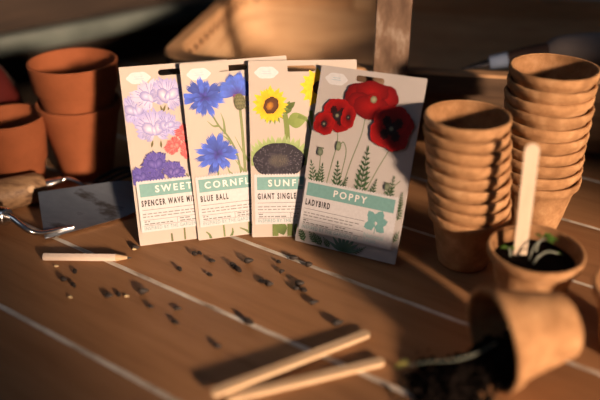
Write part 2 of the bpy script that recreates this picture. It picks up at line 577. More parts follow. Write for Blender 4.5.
def packet_front(root, title, sub, draw, panel_lines, emblem=True):
    A = Art(PT / 2 + 0.00003)
    A.parent = root
    draw(A)
    A.bm.free()
    top = A.d + 0.00003
    # round badge near the top left corner
    B = Art(PT / 2 + 0.00004)
    x, z = B.xy(0.165, 0.066)
    ring = []
    for i in range(40):
        t = 2 * pi * i / 40
        k = 1 + 0.05 * cos(6 * t)
        ring.append((x + 0.0118 * cos(t) * k, z + 0.0061 * sin(t) * k))
    B.fan((x, z), ring, (0.70, 0.70, 0.72), (0.70, 0.70, 0.72))
    for k, (w, dz) in enumerate(((0.0042, 0.0012), (0.0052, -0.0008))):
        B.stroke([(x - w, z + dz), (x + w, z + dz)], 0.0007, 0.0007, (0.45, 0.58, 0.66))
    B.build('badge', root)
    # white panel with a pinked top edge
    P = Art(top)
    a0, a1, b0, b1 = 0.03, 0.94, 0.642, 0.925
    x0, zt = P.xy(a0, b0)
    x1, zb = P.xy(a1, b1)
    n = 34
    for i in range(n):
        u0, u1 = x0 + (x1 - x0) * i / n, x0 + (x1 - x0) * (i + 1) / n
        um = (u0 + u1) / 2
        P.face([P.vert(u0, zb), P.vert(u1, zb), P.vert(u1, zt), P.vert(um, zt + 0.0016), P.vert(u0, zt)], [WHITE] * 5)
    P.up()
    for i in range(16):   # pinked right edge
        u0, u1 = zb + (zt - zb) * i / 16, zb + (zt - zb) * (i + 1) / 16
        P.face([P.vert(x1, u0), P.vert(x1 + 0.001, (u0 + u1) / 2), P.vert(x1, u1)], [WHITE] * 3)
    pan = P.build('title_panel', root)
    T = Art(top + 0.00004)
    T.rect(0.055, 0.653, 0.915, 0.727, TEAL)
    T.build('title_band', pan)
    L = Art(top + 0.00008)
    L.text(title, 0.485, 0.7065, 0.0068, (0.80, 0.80, 0.78), sx=1.0, space=1.38, bold=0.018)
    L.text(sub, 0.058, 0.779, 0.0058, INK, sx=0.54, space=1.42, bold=0.042, align='LEFT')
    L.rect(0.058, 0.800, 0.66, 0.8030, GREY)
    rnd = random.Random(title)
    for row, b in enumerate((0.824, 0.840)):     # body copy, too fine to read in the photo
        a = 0.058
        while a < 0.62 - 0.06 * row:
            w = rnd.uniform(0.02, 0.055)
            L.rect(a, b - 0.003, min(a + w, 0.66), b + 0.003, (0.28, 0.27, 0.27), lift=False)
            a += w + 0.011
    L.up()
    L.rect(0.058, 0.857, 0.66, 0.8595, GREY)
    L.rect(0.058, 0.889, 0.66, 0.8915, GREY)
    L.rect(0.365, 0.858, 0.369, 0.89, GREY)
    for a, b, w in ((0.065, 0.867, 0.05), (0.065, 0.881, 0.26), (0.39, 0.867, 0.1), (0.39, 0.881, 0.18)):
        e = a + w
        while a < e:
            q = rnd.uniform(0.02, 0.05)
            L.rect(a, b - 0.003, min(a + q, e), b + 0.003, (0.2, 0.2, 0.2), lift=False)
            a += q + 0.01
    L.up()
    L.text('INSPIRED BY THE GARDENS OF', 0.058, 0.914, 0.0034, (0.22, 0.36, 0.38), sx=0.80, space=1.16, bold=0.014, align='LEFT')
    L.text('National', 0.67, 0.884, 0.0043, (0.38, 0.58, 0.60), sx=1.0, align='LEFT', bold=0.003)
    L.text('Trust', 0.67, 0.911, 0.0043, (0.38, 0.58, 0.60), sx=1.0, align='LEFT', bold=0.003)
    L.build('lettering', pan)
    # oak sprig emblem: lobed leaves and two acorn-like leaves round a stalk
    O = Art(top + 0.0001)
    c = (0.17, 0.37, 0.36)
    x, z = O.xy(0.765, 0.800)

    def oak(px, pz, ang, ln, wd):
        ln, wd = ln * 1.15, wd * 1.75
        ring = []
        n = 18
        side = []
        for i in range(n + 1):
            t = i / n
            w = wd * (sin(pi * (0.08 + 0.92 * t) ** 0.9)) * (0.92 + 0.10 * cos(t * 5.2 * pi))
            side.append((t * ln, w))
        loc = side + [(q, -w) for q, w in side[::-1]]
        ca, sa = cos(ang), sin(ang)
        O.fan((px + ca * ln * 0.5, pz + sa * ln * 0.5), [(px + q * ca - w * sa, pz + q * sa + w * ca) for q, w in loc], c, c)
    oak(x - 0.001, z + 0.001, radians(128), 0.0112, 0.0030)
    oak(x + 0.001, z + 0.0015, radians(68), 0.0112, 0.0032)
    oak(x + 0.002, z + 0.000, radians(22), 0.0098, 0.0028)
    oak(x - 0.001, z - 0.001, radians(205), 0.0100, 0.0030)
    oak(x + 0.001, z - 0.002, radians(330), 0.0095, 0.0026)
    O.stroke([(x - 0.0015, z + 0.002), (x + 0.0003, z - 0.004), (x + 0.0002, z - 0.0105)], 0.0009, 0.0007, c)
    O.build('leaf_emblem', pan)


# ---- flower drawings
def C(r, g, b):
    return tuple((x / 255 / 12.92) if x / 255 <= 0.04045 else ((x / 255 + 0.055) / 1.055) ** 2.4 for x in (r, g, b))


def var(c, rnd, k=0.15):
    f = 1 + rnd.uniform(-k, k)
    return tuple(max(0, min(1, x * f)) for x in c)


def cornflower_disc(A, x, z, r, rnd, squash=(1, 1)):
    for ring, (n, f) in enumerate(((15, 1.0), (12, 0.78), (9, 0.55))):
        for i in range(n):
            a = 2 * pi * (i + ring * 0.4) / n + rnd.uniform(-.12, .12)
            c1 = var(C(70, 100, 210), rnd, .38)
            c0 = var(C(28, 30, 118), rnd, .2)
            A.petal(x, z, a, r * f * rnd.uniform(.76, 1.04), r * f * 0.30, c0, c1, tip=0.55, teeth=3, squash=squash, start=0, broad=0.85)
    for i in range(16):
        a = rnd.uniform(0, 2 * pi)
        A.petal(x, z, a, r * rnd.uniform(.18, .36), r * .09, C(34, 34, 112), var(C(66, 66, 176), rnd), squash=squash)


def draw_cornflower(A):
    rnd = random.Random(3)
    G1, G2 = C(122, 136, 84), C(92, 112, 62)
    X = A.xy
    # stems and slender leaves
    A.stroke([X(.515, .26), X(.515, .42), X(.505, .66), X(.50, .86), X(.49, 1)], .0030, .0032, C(128, 138, 88))
    A.stroke([X(.23, .27), X(.30, .36), X(.38, .43), X(.44, .52), X(.47, .66)], .0016, .0022, G1)
    A.stroke([X(.25, .58), X(.25, .8), X(.25, 1)], .0018, .002, G1)
    for p in (((.30, .36), (.25, .36), (.2, .33)), ((.35, .41), (.35, .34), (.33, .29)), ((.40, .47), (.37, .44), (.29, .40)),
              ((.55, .58), (.50, .52), (.44, .43)), ((.56, .55), (.66, .45), (.72, .42)), ((.53, .66), (.46, .60), (.42, .56)),
              ((.57, .64), (.64, .56), (.74, .48)), ((.44, .66), (.36, .63), (.34, .58))):
        A.stroke([X(*q) for q in p], .0030, .0004, G1, C(140, 156, 104))
    for a0, a1, b1 in ((.12, .08, .955), (.31, .33, .95), (.5, .40, .955), (.62, .5, .94), (.66, .7, .945), (.8, .74, .95), (.88, .9, .94)):
        A.stroke([X(a0, 1), X((a0 + a1) / 2 + .01, .975), X(a1, b1)], .0032, .0012, G2, G1)
    A.emit('stems_and_leaves')
    x, z = X(.19, .195)
    cornflower_disc(A, x, z, .0215, rnd, (1.0, .88))
    A.emit('cornflower_bloom')
    x, z = X(.265, .52)
    cornflower_disc(A, x, z, .0215, rnd, (1.0, .92))
    A.emit('cornflower_bloom')
    for q in ((.735, .30), (.73, .545), (.9, .43)):
        x, z = X(*q)
        cornflower_disc(A, x, z, .017, rnd)
        A.emit('cornflower_bloom')
    # side-on flower over its scaly cup
    x, z = X(.50, .195)
    for ring, f in ((0, 1.0), (1, .78), (2, .55)):
        for i in range(11):
            a = radians(8 + 164 * i / 10 + rnd.uniform(-5, 5))
            A.petal(x, z, a, .0205 * f * rnd.uniform(.8, 1.0), .0080 * f, C(70, 40, 130), var(C(74, 110, 220), rnd, .22), tip=.6, teeth=4, broad=.8)
    A.stroke([X(.46, .202), X(.54, .202)], .003, .003, C(120, 60, 110))
    x, z = X(.515, .238)
    A.blob(x, z, .0058, .0086, C(120, 118, 78), C(86, 84, 52), wob=.02)
    for k in range(4):
        for j in range(4):
            px = x - .0042 + .0028 * j + (.0014 if k % 2 else 0)
            A.petal(px, z + .006 - .0036 * k, pi / 2 * 3, .003, .0024, C(130, 128, 84), C(70, 66, 44))
    A.emit('cornflower_bloom')


def draw_sweetpea(A):
    rnd = random.Random(5)
    X = A.xy
    for a in (.42, .58, .78):
        A.stroke([X(a - .08, .62), X(a, .8), X(a, 1)], .0016, .0018, C(112, 116, 70))
    for a in (.30, .72, .92):
        A.stroke([X(a, 1), X(a, .95)], .0022, .0018, C(104, 108, 66))

    def pea(a, b, s, base, edge, vein, rot=0.0, sx=1.0):
        """ruffled sweet pea: fanned standard petals behind, wings and a keel in front"""
        x, z = X(a, b)
        r = .0245 * s
        dark = tuple(.5 * q_ for q_ in vein)
        for k, (deg, ln, wd) in enumerate(((8, .92, .74), (172, .92, .74), (42, 1.08, .62), (138, 1.08, .62), (92, 1.0, .66), (-38, .70, .52), (218, .70, .52))):
            an = radians(deg + rnd.uniform(-9, 9)) + rot
            f = rnd.uniform(.86, 1.06)
            A.petal(x, z - .12 * r, an, r * ln * .80 * f, r * wd, base, var(edge, rnd, .12), tip=.50, teeth=3, squash=(sx, 1), broad=.76)
            for q in (-.30, -.12, .10, .28):
                e_ = rnd.uniform(.6, .82) * f
                A.stroke([(x + .18 * r * cos(an + q) * sx, z - .12 * r + .18 * r * sin(an + q)), (x + e_ * r * ln * cos(an + q) * sx, z - .12 * r + e_ * r * ln * sin(an + q))],
                         .0003, .0008, vein if rnd.random() < .6 else var(edge, rnd, .25))
        for k, (dx, dz, ro) in enumerate(((-.20, -.06, .7), (.20, -.04, -.7))):
            A.blob(x + r * dx * sx, z + r * dz, .24 * r * sx, .36 * r, var(base, rnd, .06), var(vein, rnd, .08), wob=.06, lobes=3, rot=ro + rot, seed=k)
        A.blob(x, z - .14 * r, .10 * r, .22 * r, base, edge, wob=.04, rot=rot)
        A.up(2)
        A.emit('sweet_pea_flower')
    LI, LE, LV = C(214, 214, 240), C(160, 156, 214), C(142, 136, 202)
    SE = C(98, 86, 48)

    def sepals(pts):
        for a, b in pts:
            A.petal(*X(a, b), radians(262 + rnd.uniform(-24, 24)), .0078, .0022, C(120, 112, 62), SE)
    A.emit('stems_and_leaves')
    sepals(((.135, .285), (.10, .28), (.17, .28)))
    pea(.10, .235, .82, LI, LE, LV, .35)
    sepals(((.33, .225), (.38, .225), (.43, .22)))
    pea(.25, .165, .80, LI, C(196, 188, 218), LV, .4)
    pea(.41, .165, .92, C(236, 230, 238), LE, LV, -.35)
    sepals(((.23, .415), (.30, .42)))
    pea(.25, .345, .95, C(232, 226, 236), LE, LV, .15)
    pea(.37, .335, .62, LI, LE, LV, -.7)
    pea(.85, .26, .9, LI, LE, LV, .0)
    CB, CE, CV = C(244, 150, 140), C(222, 86, 90), C(206, 66, 74)
    sepals(((.55, .425), (.57, .54)))
    pea(.55, .385, 0.53, CB, CE, CV, .5)
    pea(.42, .455, 0.46, CB, CE, CV, .9)
    pea(.56, .50, 0.59, CB, CE, CV, -.3)
    pea(.72, .42, 0.55, CB, CE, CV, -.3)
    pea(.80, .53, .7, CB, CE, CV, .3)
    PB, PE, PV = C(118, 106, 190), C(82, 70, 160), C(58, 48, 136)
    pea(.08, .61, .52, PB, PE, PV, .5)
    pea(.385, .60, .56, C(130, 112, 192), PE, PV, -.4)
    pea(.225, .545, .66, PB, PE, PV, .1)
    pea(.22, .635, .5, C(108, 94, 176), PE, PV, .2)
    pea(.68, .62, .7, PB, PE, PV, .0)


def draw_sunflower(A):
    rnd = random.Random(11)
    X = A.xy
    GR = C(112, 132, 62)
    A.stroke([X(.33, .30), X(.345, .38), X(.35, .52)], .0052, .0056, C(124, 138, 72))
    A.stroke([X(.72, .22), X(.66, .36), X(.62, .55), X(.6, .66)], .004, .004, C(130, 142, 84))
    A.petal(*X(.345, .345), radians(12), .022, .016, C(120, 140, 66), C(150, 166, 92), broad=.4)
    A.petal(*X(.34, .30), radians(75), .014, .009, C(80, 100, 44), C(110, 130, 60), broad=.4)
    A.petal(*X(.35, .27), radians(40), .011, .006, C(70, 84, 38), C(96, 112, 52), broad=.4)
    A.stroke([X(.45, .31), X(.54, .34), X(.57, .42)], .0045, .0006, C(118, 138, 66), C(136, 152, 88))
    A.stroke([X(.66, .40), X(.59, .37), X(.57, .28)], .0012, .004, C(130, 146, 80), C(110, 128, 62))
    A.emit('stems_and_leaves')
    # bracts behind the flower
    x, z = X(.195, .245)
    for i in range(9):
        A.petal(x + .003, z - .003, radians(215 + 20 * i), .0175, .0046, C(90, 110, 46), C(126, 146, 66), broad=.4, squash=(.9, 1))
    for ring, f in ((0, 1.0), (1, .84)):
        for i in range(17):
            a = 2 * pi * (i + ring * .5) / 17 + rnd.uniform(-.08, .08)
            A.petal(x, z, a, .0202 * f * rnd.uniform(.86, 1.0), .0062, var(C(236, 160, 14), rnd, .12), var(C(250, 206, 40), rnd, .08), squash=(.98, 1.0), broad=.5)
    A.blob(x + .0008, z - .0006, .0074, .0090, C(120, 72, 24), C(74, 40, 18), wob=.04, rot=-.5)
    A.blob(x - .0004, z - .0012, .0034, .0044, C(206, 140, 34), C(140, 84, 26), wob=.04, rot=-.5)
    A.emit('sunflower_bloom')
    # right-hand flower running off behind the next packet
    x, z = X(.655, .155)
    for ring, f in ((0, 1.0), (1, .8)):
        for i in range(15):
            a = 2 * pi * (i + ring * .5) / 15
            A.petal(x, z, a, .021 * f, .0075, var(C(240, 170, 20), rnd, .1), var(C(252, 212, 46), rnd, .06), broad=.5)
    A.blob(x, z, .007, .007, C(120, 70, 26), C(84, 46, 20), wob=.03)
    A.emit('sunflower_bloom')
    # the big seed head with its green bracts
    x, z = X(.265, .560)
    for i in range(30):
        t = radians(-15 + 210 * i / 29)
        A.petal(x + .024 * cos(t), z + .0145 * sin(t) - .001, t * .55 + radians(42) + rnd.uniform(-.25, .25), .0135 * rnd.uniform(.8, 1.1), .0044,
                var(C(128, 152, 84), rnd, .1), var(C(176, 192, 134), rnd, .1), broad=.35)
    A.blob(x, z, .0268, .0182, C(52, 46, 58), C(36, 32, 42), wob=.012, n=56)
    for k in range(420):
        r = sqrt((k + .5) / 420)
        t = k * 2.399963
        px, pz = x + .0258 * r * cos(t), z + .0175 * r * sin(t)
        if r < .30:
            c = var(C(172, 160, 128), rnd, .2)
        elif r < .42:
            c = var(C(120, 112, 104), rnd, .25)
        else:
            c = var(C(44, 38, 52), rnd, .5) if rnd.random() < .7 else var(C(104, 98, 112), rnd, .2)
        s = .00062 * (1.0 if r > .3 else .8)
        d = t
        ring = [(px + s * 1.6 * cos(d), pz + s * 1.1 * sin(d)), (px - s * .7 * sin(d), pz + s * .7 * cos(d)),
                (px - s * 1.6 * cos(d), pz - s * 1.1 * sin(d)), (px + s * .7 * sin(d), pz - s * .7 * cos(d))]
        A.face([A.vert(*p) for p in ring], [c] * 4)
    A.up(3)
    A.emit('seed_head')
    # thick stems and leaves under the panel
    A.stroke([X(.22, .92), X(.22, 1)], .006, .0062, C(106, 120, 62))
    A.petal(*X(.41, .99), radians(60), .02, .012, C(96, 116, 58), C(130, 146, 80), broad=.4)
    A.petal(*X(.30, .99), radians(110), .018, .012, C(80, 100, 48), C(116, 134, 70), broad=.4)
    A.stroke([X(.36, .92), X(.36, 1)], .006, .0062, C(106, 120, 62))
    A.emit('stems_and_leaves')


def draw_poppy(A):
    rnd = random.Random(21)
    X = A.xy
    ST = C(132, 142, 116)
    LF, LD = C(84, 112, 78), C(58, 84, 56)
    for p in (((.23, .30), (.27, .40), (.25, .52), (.22, .68)), ((.50, .22), (.49, .34), (.43, .50), (.38, .68)),
              ((.77, .40), (.70, .50), (.64, .60), (.60, .68)), ((.125, .49), (.135, .58), (.14, .68)),
              ((.335, .68), (.36, .56), (.37, .45), (.33, .40), (.30, .42)), ((.80, .62), (.77, .66), (.76, .7)), ((.92, .55), (.86, .6), (.82, .70))):
        A.stroke([X(*q) for q in p], .0010, .0013, ST)
    # feathery leaves
    def frond(a, b, a1, b1, w, n=7):
        x0, z0 = X(a, b)
        x1, z1 = X(a1, b1)
        A.stroke([(x0, z0), (x1, z1)], .0011, .0005, LF)
        an = atan2(z1 - z0, x1 - x0)
        for i in range(n):
            t = (i + .5) / n
            px, pz = x0 + (x1 - x0) * t, z0 + (z1 - z0) * t
            ln = w * (1.15 - .75 * abs(t - .35) - .35 * t)
            for sgn in (-1, 1):
                A.petal(px, pz, an + sgn * radians(48), ln, ln * .26, var(LD, rnd, .2), var(LF, rnd, .2), broad=.4)
                A.petal(px + .4 * ln * cos(an + sgn * .84), pz + .4 * ln * sin(an + sgn * .84), an + sgn * radians(15), ln * .45, ln * .16, LD, LF, broad=.4)
        A.petal(x1, z1, an, w * .6, w * .2, LD, LF, broad=.4)
    frond(.135, .70, .05, .55, .0085)
    frond(.15, .68, .16, .555, .0075)
    frond(.34, .70, .31, .53, .0085)
    frond(.36, .70, .42, .60, .0060)
    frond(.56, .70, .575, .43, .0110, 9)
    frond(.66, .70, .70, .58, .0060)
    frond(.83, .70, .86, .55, .0070)
    frond(.95, .72, .96, .62, .0050)
    # below and beside the panel
    for a, b, a1, b1, w in ((.10, .99, .04, .925, .006), (.22, .985, .14, .93, .005), (.28, .99, .20, .94, .006), (.36, .99, .30, .95, .005),
                            (.60, .99, .70, .945, .004)):
        frond(a, b, a1, b1, w, 5)
    for ang in (20, 38, 56, 75, 95, 115, 135, 155):
        A.petal(*X(.50, 1.0), radians(ang), .020, .0036, LD, C(108, 140, 128), broad=.4)
    frond(.955, .88, .99, .82, .004, 4)
    frond(.955, .76, .99, .70, .004, 4)
    # seed pods and drooping bud
    for a, b, s in ((.125, .475, 1.0), (.815, .595, .9)):
        x, z = X(a, b)
        A.blob(x, z, .0032 * s, .0040 * s, C(136, 146, 124), C(98, 108, 90), wob=.02)
        A.stroke([(x - .0034 * s, z + .0042 * s), (x + .0034 * s, z + .0042 * s)], .0014, .0014, C(104, 110, 92))
    A.blob(*X(.295, .425), .0028, .0048, C(150, 162, 128), C(110, 124, 94), wob=.02)
    A.emit('stems_and_leaves')
    R0, R1, R2 = C(106, 8, 12), C(166, 20, 20), C(84, 6, 10)
    BK = C(26, 12, 14)
    # top poppy, wide and a little side-on
    x, z = X(.53, .150)
    for dx, dz, rx, rz, s in ((-.011, .002, .0165, .0130, 0), (.013, .003, .0150, .0130, 2), (.0, .008, .0175, .0100, 4), (-.012, -.004, .0125, .0100, 1), (.001, -.007, .0185, .0120, 5)):
        A.blob(x + dx, z + dz, rx, rz, var(R1, rnd, .06), var(R0, rnd, .12), wob=.035, lobes=6, seed=s)
    A.blob(x + .004, z + .0015, .0062, .0056, C(120, 14, 16), C(150, 16, 16), wob=.1)
    A.blob(x + .003, z + .0005, .0034, .0036, C(176, 178, 142), C(120, 110, 84), wob=.06)
    A.emit('poppy_flower')

    def open_poppy(a, b, r, sq=1.0, blotch=True):
        x, z = X(a, b)
        for i, t in enumerate((.5, 2.2, 3.7, 5.3, 1.3)):
            A.blob(x + .42 * r * cos(t), z + .42 * r * sin(t) * sq, .72 * r, .66 * r * sq, var(R0, rnd, .1), var(R1, rnd, .12), wob=.04, lobes=6, seed=t)
        for i in range(26):
            t = 2 * pi * i / 26
            A.stroke([(x + .3 * r * cos(t), z + .3 * r * sin(t)), (x + .95 * r * cos(t), z + .95 * r * sin(t) * sq)], .0005, .0002, R2, R1)
        if blotch:
            for t in (.7, 2.3, 3.9, 5.4):
                A.blob(x + .42 * r * cos(t), z + .42 * r * sin(t) * sq, .22 * r, .26 * r, BK, C(60, 8, 12), wob=.1)
        A.blob(x, z, .30 * r, .30 * r, BK, C(44, 12, 14), wob=.12, lobes=11)
        for i in range(18):
            t = 2 * pi * i / 18
            A.stroke([(x, z), (x + .34 * r * cos(t), z + .34 * r * sin(t))], .0003, .0006, C(70, 60, 66), C(30, 20, 24))
        A.blob(x, z, .12 * r, .12 * r, C(150, 148, 120), C(96, 92, 76), wob=.05)
        A.emit('poppy_flower')
    open_poppy(.235, .262, .0160)
    open_poppy(.345, .262, .0072, 1.5, False)
    open_poppy(.12, .318, .0108, 1.0, False)
    open_poppy(.765, .285, .0200, 1.05)


PACKETS = [
    ('sweet pea', (-0.1102, 0.6680), 14.5, 23.0, 0.0, 'SWEET PEA', 'SPENCER WAVE MIX', draw_sweetpea, 'paper',
     'leftmost standing seed packet, cream with lilac, coral and purple sweet pea flowers'),
    ('cornflower', (-0.0518, 0.6787), 14.4, 20.67, 0.0, 'CORNFLOWER', 'BLUE BALL', draw_cornflower, 'paper',
     'cream seed packet with bright blue cornflowers, standing second from the left'),
    ('sunflower', (0.0053, 0.6742), 2.5, 20.4, 0.0, 'SUNFLOWER', 'GIANT SINGLE', draw_sunflower, 'paper',
     'cream seed packet with a yellow sunflower above a large dark seed head'),
    ('poppy', (0.0438, 0.6400), -28, 22.0, 1.6, 'POPPY', 'LADYBIRD', draw_poppy, 'greypaper',
     'pale grey seed packet with three big red poppies, tilted in front of the others'),
]
for key, (px, py), yaw, lean, roll, title, sub, draw, pm, lab in PACKETS:
    root = thing('seed_packet', lab, 'seed packet', group='seed packets standing in a row')
    rot = Matrix.Rotation(radians(yaw), 4, 'Z') @ Matrix.Rotation(radians(-lean), 4, 'X') @ Matrix.Rotation(-radians(roll), 4, 'Y')
    zmin = min((rot @ Vector((sx * PW / 2, sy * PT / 2, 0))).z for sx in (-1, 1) for sy in (-1, 1))
    root.matrix_world = Matrix.Translation((px, py, -zmin + 0.0001)) @ rot
    paper_sleeve(root, M[pm])
    packet_front(root, title, sub, draw, None)


# ================================================================= PEAT POTS
POT_R, POT_r, POT_H, POT_T = 0.0383, 0.0240, 0.0600, 0.0022


def pot_mesh(name, seed, scale=1.0):
    R, r, H, T = POT_R * scale, POT_r * scale, POT_H * scale, POT_T
    lip = 0.0100
    prof = [(0, 0.0002), (r * .6, 0.0002), (r - .003, 0.0), (r, 0.0025)]
    for k in range(1, 7):
        t = k / 7
        prof.append((r + (R - 0.0018 - r) * t * (H - lip) / H, 0.0025 + (H - lip - .0025) * t))
    prof += [(R - .0026, H - lip), (R - .0004, H - lip + .0016), (R + .0002, H - lip * .5), (R + .0006, H - .0022), (R + .0001, H - .0004), (R - .0012, H),
             (R - T - .0006, H - .0006), (R - T - .0012, H - .004)]
    for k in (.75, .5, .25, .08):
        prof.append((r - T * .8 + (R - T - .001 - r + T * .8) * k, .003 + (H - .006) * k))
    prof += [(r - T - .003, .0030), (r * .5, .0028), (0, .0028)]
    bm = lathe(prof, 64, wob=.0010, seed=seed, freq=70)
    me = bpy.data.meshes.new(name)
    bm.to_mesh(me)
    bm.free()
    me.materials.append(M['peat'])
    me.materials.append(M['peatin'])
    nrow = len(prof) - 6
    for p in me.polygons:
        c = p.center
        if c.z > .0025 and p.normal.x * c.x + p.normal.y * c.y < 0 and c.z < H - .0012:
            p.material_index = 1  # inner wall below the lip painted as shaded
    me.polygons.foreach_set('use_smooth', [True] * len(me.polygons))
    return me


pot_meshes = {}


def peat_pot(loc, label, seed=0, scale=1.0, rz=0.0, tilt=(0, 0), group=None):
    key = (seed % 5, scale)
    if key not in pot_meshes:
        pot_meshes[key] = pot_mesh('peat_pot', (seed % 5) * 13.7, scale)
    o = bpy.data.objects.new('peat_pot', pot_meshes[key])
    col.objects.link(o)
    o.location = loc
    o.rotation_euler = (tilt[0], tilt[1], rz)
    return tag(o, label, 'plant pot', group)


ORD = ['bottom', 'second from the bottom', 'third from the bottom', 'fourth from the bottom', 'fifth from the bottom', 'sixth from the bottom',
       'seventh from the bottom', 'eighth from the bottom', 'ninth from the bottom', 'tenth from the bottom', 'eleventh from the bottom']


def stack(base, n, step, scale, lean, where, group):
    for k in range(n):
        j = Vector((random.uniform(-.0005, .0005), random.uniform(-.0005, .0005), 0))
        pos = base + Vector((lean[0] * k, lean[1] * k, step * k)) + j
        if k == 0:
            lab = 'bottom brown peat pot of the %s, its whole side showing' % where
        elif k == n - 1:
            lab = 'top brown peat pot of the %s, open mouth showing' % where
        else:
            lab = 'brown peat pot nested %s in the %s' % (ORD[k], where)
        t = (random.uniform(-.012, .012), random.uniform(-.012, .012)) if k else (0, 0)
        peat_pot(pos, lab, k + int(scale * 10), scale, random.uniform(0, 6.28), t, group)


stack(spot(463, 261), 9, 0.0119, 1.0, (-0.0014, 0.0), 'shorter stack beside the poppy packet', 'peat pots in the shorter stack')
stack(spot(529, 228), 10, 0.0126, 1.09, (-0.0002, 0.0), 'taller stack at the right', 'peat pots in the taller stack')
peat_pot(spot(631, 352), 'brown peat pot cut off by the right edge of the photo', 3, 1.05, 1.0)


def soil_bm(R, z, bumps, seed, crumbs=80):
    bm = bmesh.new()
    rnd = random.Random(seed)
    rings = []
    c = bm.verts.new((0, 0, z + bumps))
    nr, seg = 7, 32
    for i in range(1, nr + 1):
        r = R * i / nr
        ring = []
        for k in range(seg):
            a = 2 * pi * k / seg
            p = Vector((r * cos(a), r * sin(a), z))
            p.z += bumps * (1 - (i / nr) ** 2) + .0022 * noise.noise(Vector((p.x * 130 + seed, p.y * 130, 0)))
            ring.append(bm.verts.new(p))
        rings.append(ring)
    for k in range(seg):
        bm.faces.new((c, rings[0][k], rings[0][(k + 1) % seg]))
    for A, B in zip(rings, rings[1:]):
        for k in range(seg):
            j = (k + 1) % seg
            bm.faces.new((A[k], B[k], B[j], A[j]))
    for i in range(crumbs):
        r = R * .92 * sqrt(rnd.random())
        a = rnd.uniform(0, 6.28)
        clod(bm, Vector((r * cos(a), r * sin(a), z + bumps * (1 - (r / R) ** 2))), rnd.uniform(.0008, .0024), rnd)
    return bm


def clod(bm, p, s, rnd):
    q = bmesh.ops.create_icosphere(bm, subdivisions=1, radius=s)
    sx, sy, sz = rnd.uniform(.7, 1.3), rnd.uniform(.7, 1.3), rnd.uniform(.6, 1.0)
    for v in q['verts']:
        k = 1 + .3 * noise.noise(v.co * 700 + p * 500)
        v.co = Vector((v.co.x * sx * k, v.co.y * sy * k, v.co.z * sz * k)) + p


# ---- pot with soil, seedlings and a wooden label
SP_SCALE = 1.06
sp = spot(526, 308)
peat_pot(sp, 'brown peat pot holding soil, seedlings and an upright wooden label', 2, SP_SCALE, 0.6)
so = link_mesh('potting_soil', soil_bm(.0335 * SP_SCALE, .0475 * SP_SCALE, .002, 3, 110), M['soil'])
so.location = sp
tag(so, 'dark potting soil filling the peat pot with the wooden label', 'soil', kind='stuff')


def leaf_bm(bm, base, d, ln, wd, fold=.25, mat=0, droop=.3):
    d = Vector(d).normalized()
    side = d.cross(Vector((0, 0, 1)))
    side = side.normalized() if side.length > .01 else Vector((1, 0, 0))
    nn = side.cross(d).normalized()
    rows = []
    n = 8
    for i in range(n + 1):
        t = i / n
        w = wd / 2 * sin(pi * min(1, (t * .96 + .02))) ** .8
        c = Vector(base) + d * ln * t - Vector((0, 0, 1)) * droop * ln * t * t
        rows.append([bm.verts.new(c - side * w + nn * w * fold), bm.verts.new(c), bm.verts.new(c + side * w + nn * w * fold)])
    for A, B in zip(rows, rows[1:]):
        for k in (0, 1):
            f = bm.faces.new((A[k], A[k + 1], B[k + 1], B[k]))
            f.material_index = mat


def seedling(base, pts, leaves, label, leafmat='leaf', r=.0009, group=None):
    root = thing('seedling', label, 'plant', base, 0, group)
    bm = bmesh.new()
    path = smooth_path(pts, 6)
    tube(bm, path, [r * (1 - .35 * i / len(path)) for i in range(len(path))], 8)
    link_mesh('stem', bm, M['stem'], root)
    for (b, d, ln, wd) in leaves:
        bm = bmesh.new()
        leaf_bm(bm, b, d, ln, wd)
        link_mesh('leaf', bm, M[leafmat], root)
    return root


zs = .0505 * SP_SCALE
seedling(sp + Vector((-.006, -.004, zs)), [(0, 0, 0), (.002, .001, .010), (.007, .003, .017), (.013, .004, .019)],
         [((.013, .004, .019), (1, .1, .1), .011, .006), ((.012, .004, .019), (.5, -.6, .2), .009, .005)],
         'green seedling arching right beside the label in the soil pot')
seedling(sp + Vector((-.004, -.010, zs)), [(0, 0, 0), (.003, .0, .007), (.012, .004, .010), (.024, .010, .004)],
         [((.022, .009, .005), (1, .3, -.2), .008, .004)],
         'pale fallen seedling lying across the soil toward the right rim')
seedling(sp + Vector((-.020, .004, zs - .002)), [(0, 0, 0), (-.001, 0, .006), (-.003, -.001, .010)],
         [((-.003, -.001, .010), (-1, -.2, .4), .008, .005), ((-.003, -.001, .010), (.8, -.4, .3), .007, .0045)],
         'small green seedling at the left of the soil pot')
seedling(sp + Vector((.004, .010, zs)), [(0, 0, 0), (.001, 0, .008), (.004, 0, .014)],
         [((.004, 0, .014), (.9, .2, .5), .010, .0065), ((.004, 0, .014), (-.8, .2, .5), .009, .006)],
         'brightest green seedling, upright just right of the wooden label')

# upright label, leaning a touch to the right
lb = bmesh.new()
n = 10
LW, LH, LT = .0118, .119, .0017
outl = [(-LW / 2 * .95, 0), (LW / 2 * .95, 0)]
for k in range(n + 1):
    a = pi * k / n
    outl.append((LW / 2 * cos(a), LH - LW / 2 + LW / 2 * sin(a)))
V1 = [lb.verts.new((x, -LT / 2, z)) for x, z in outl]
V2 = [lb.verts.new((x, LT / 2, z)) for x, z in outl]
lb.faces.new(V1)
lb.faces.new(V2[::-1])
for i in range(len(outl)):
    j = (i + 1) % len(outl)
    lb.faces.new((V1[i], V2[i], V2[j], V1[j]))
bmesh.ops.recalc_face_normals(lb, faces=lb.faces[:])
lo = link_mesh('wooden_plant_label', lb, M['label'], smooth=False)
lo.location = sp + Vector((-.0105, .006, .036))
lo.rotation_euler = (radians(-4), radians(-1.5), radians(-8))
tag(lo, 'pale blank wooden plant label standing upright in the soil pot', 'plant label')

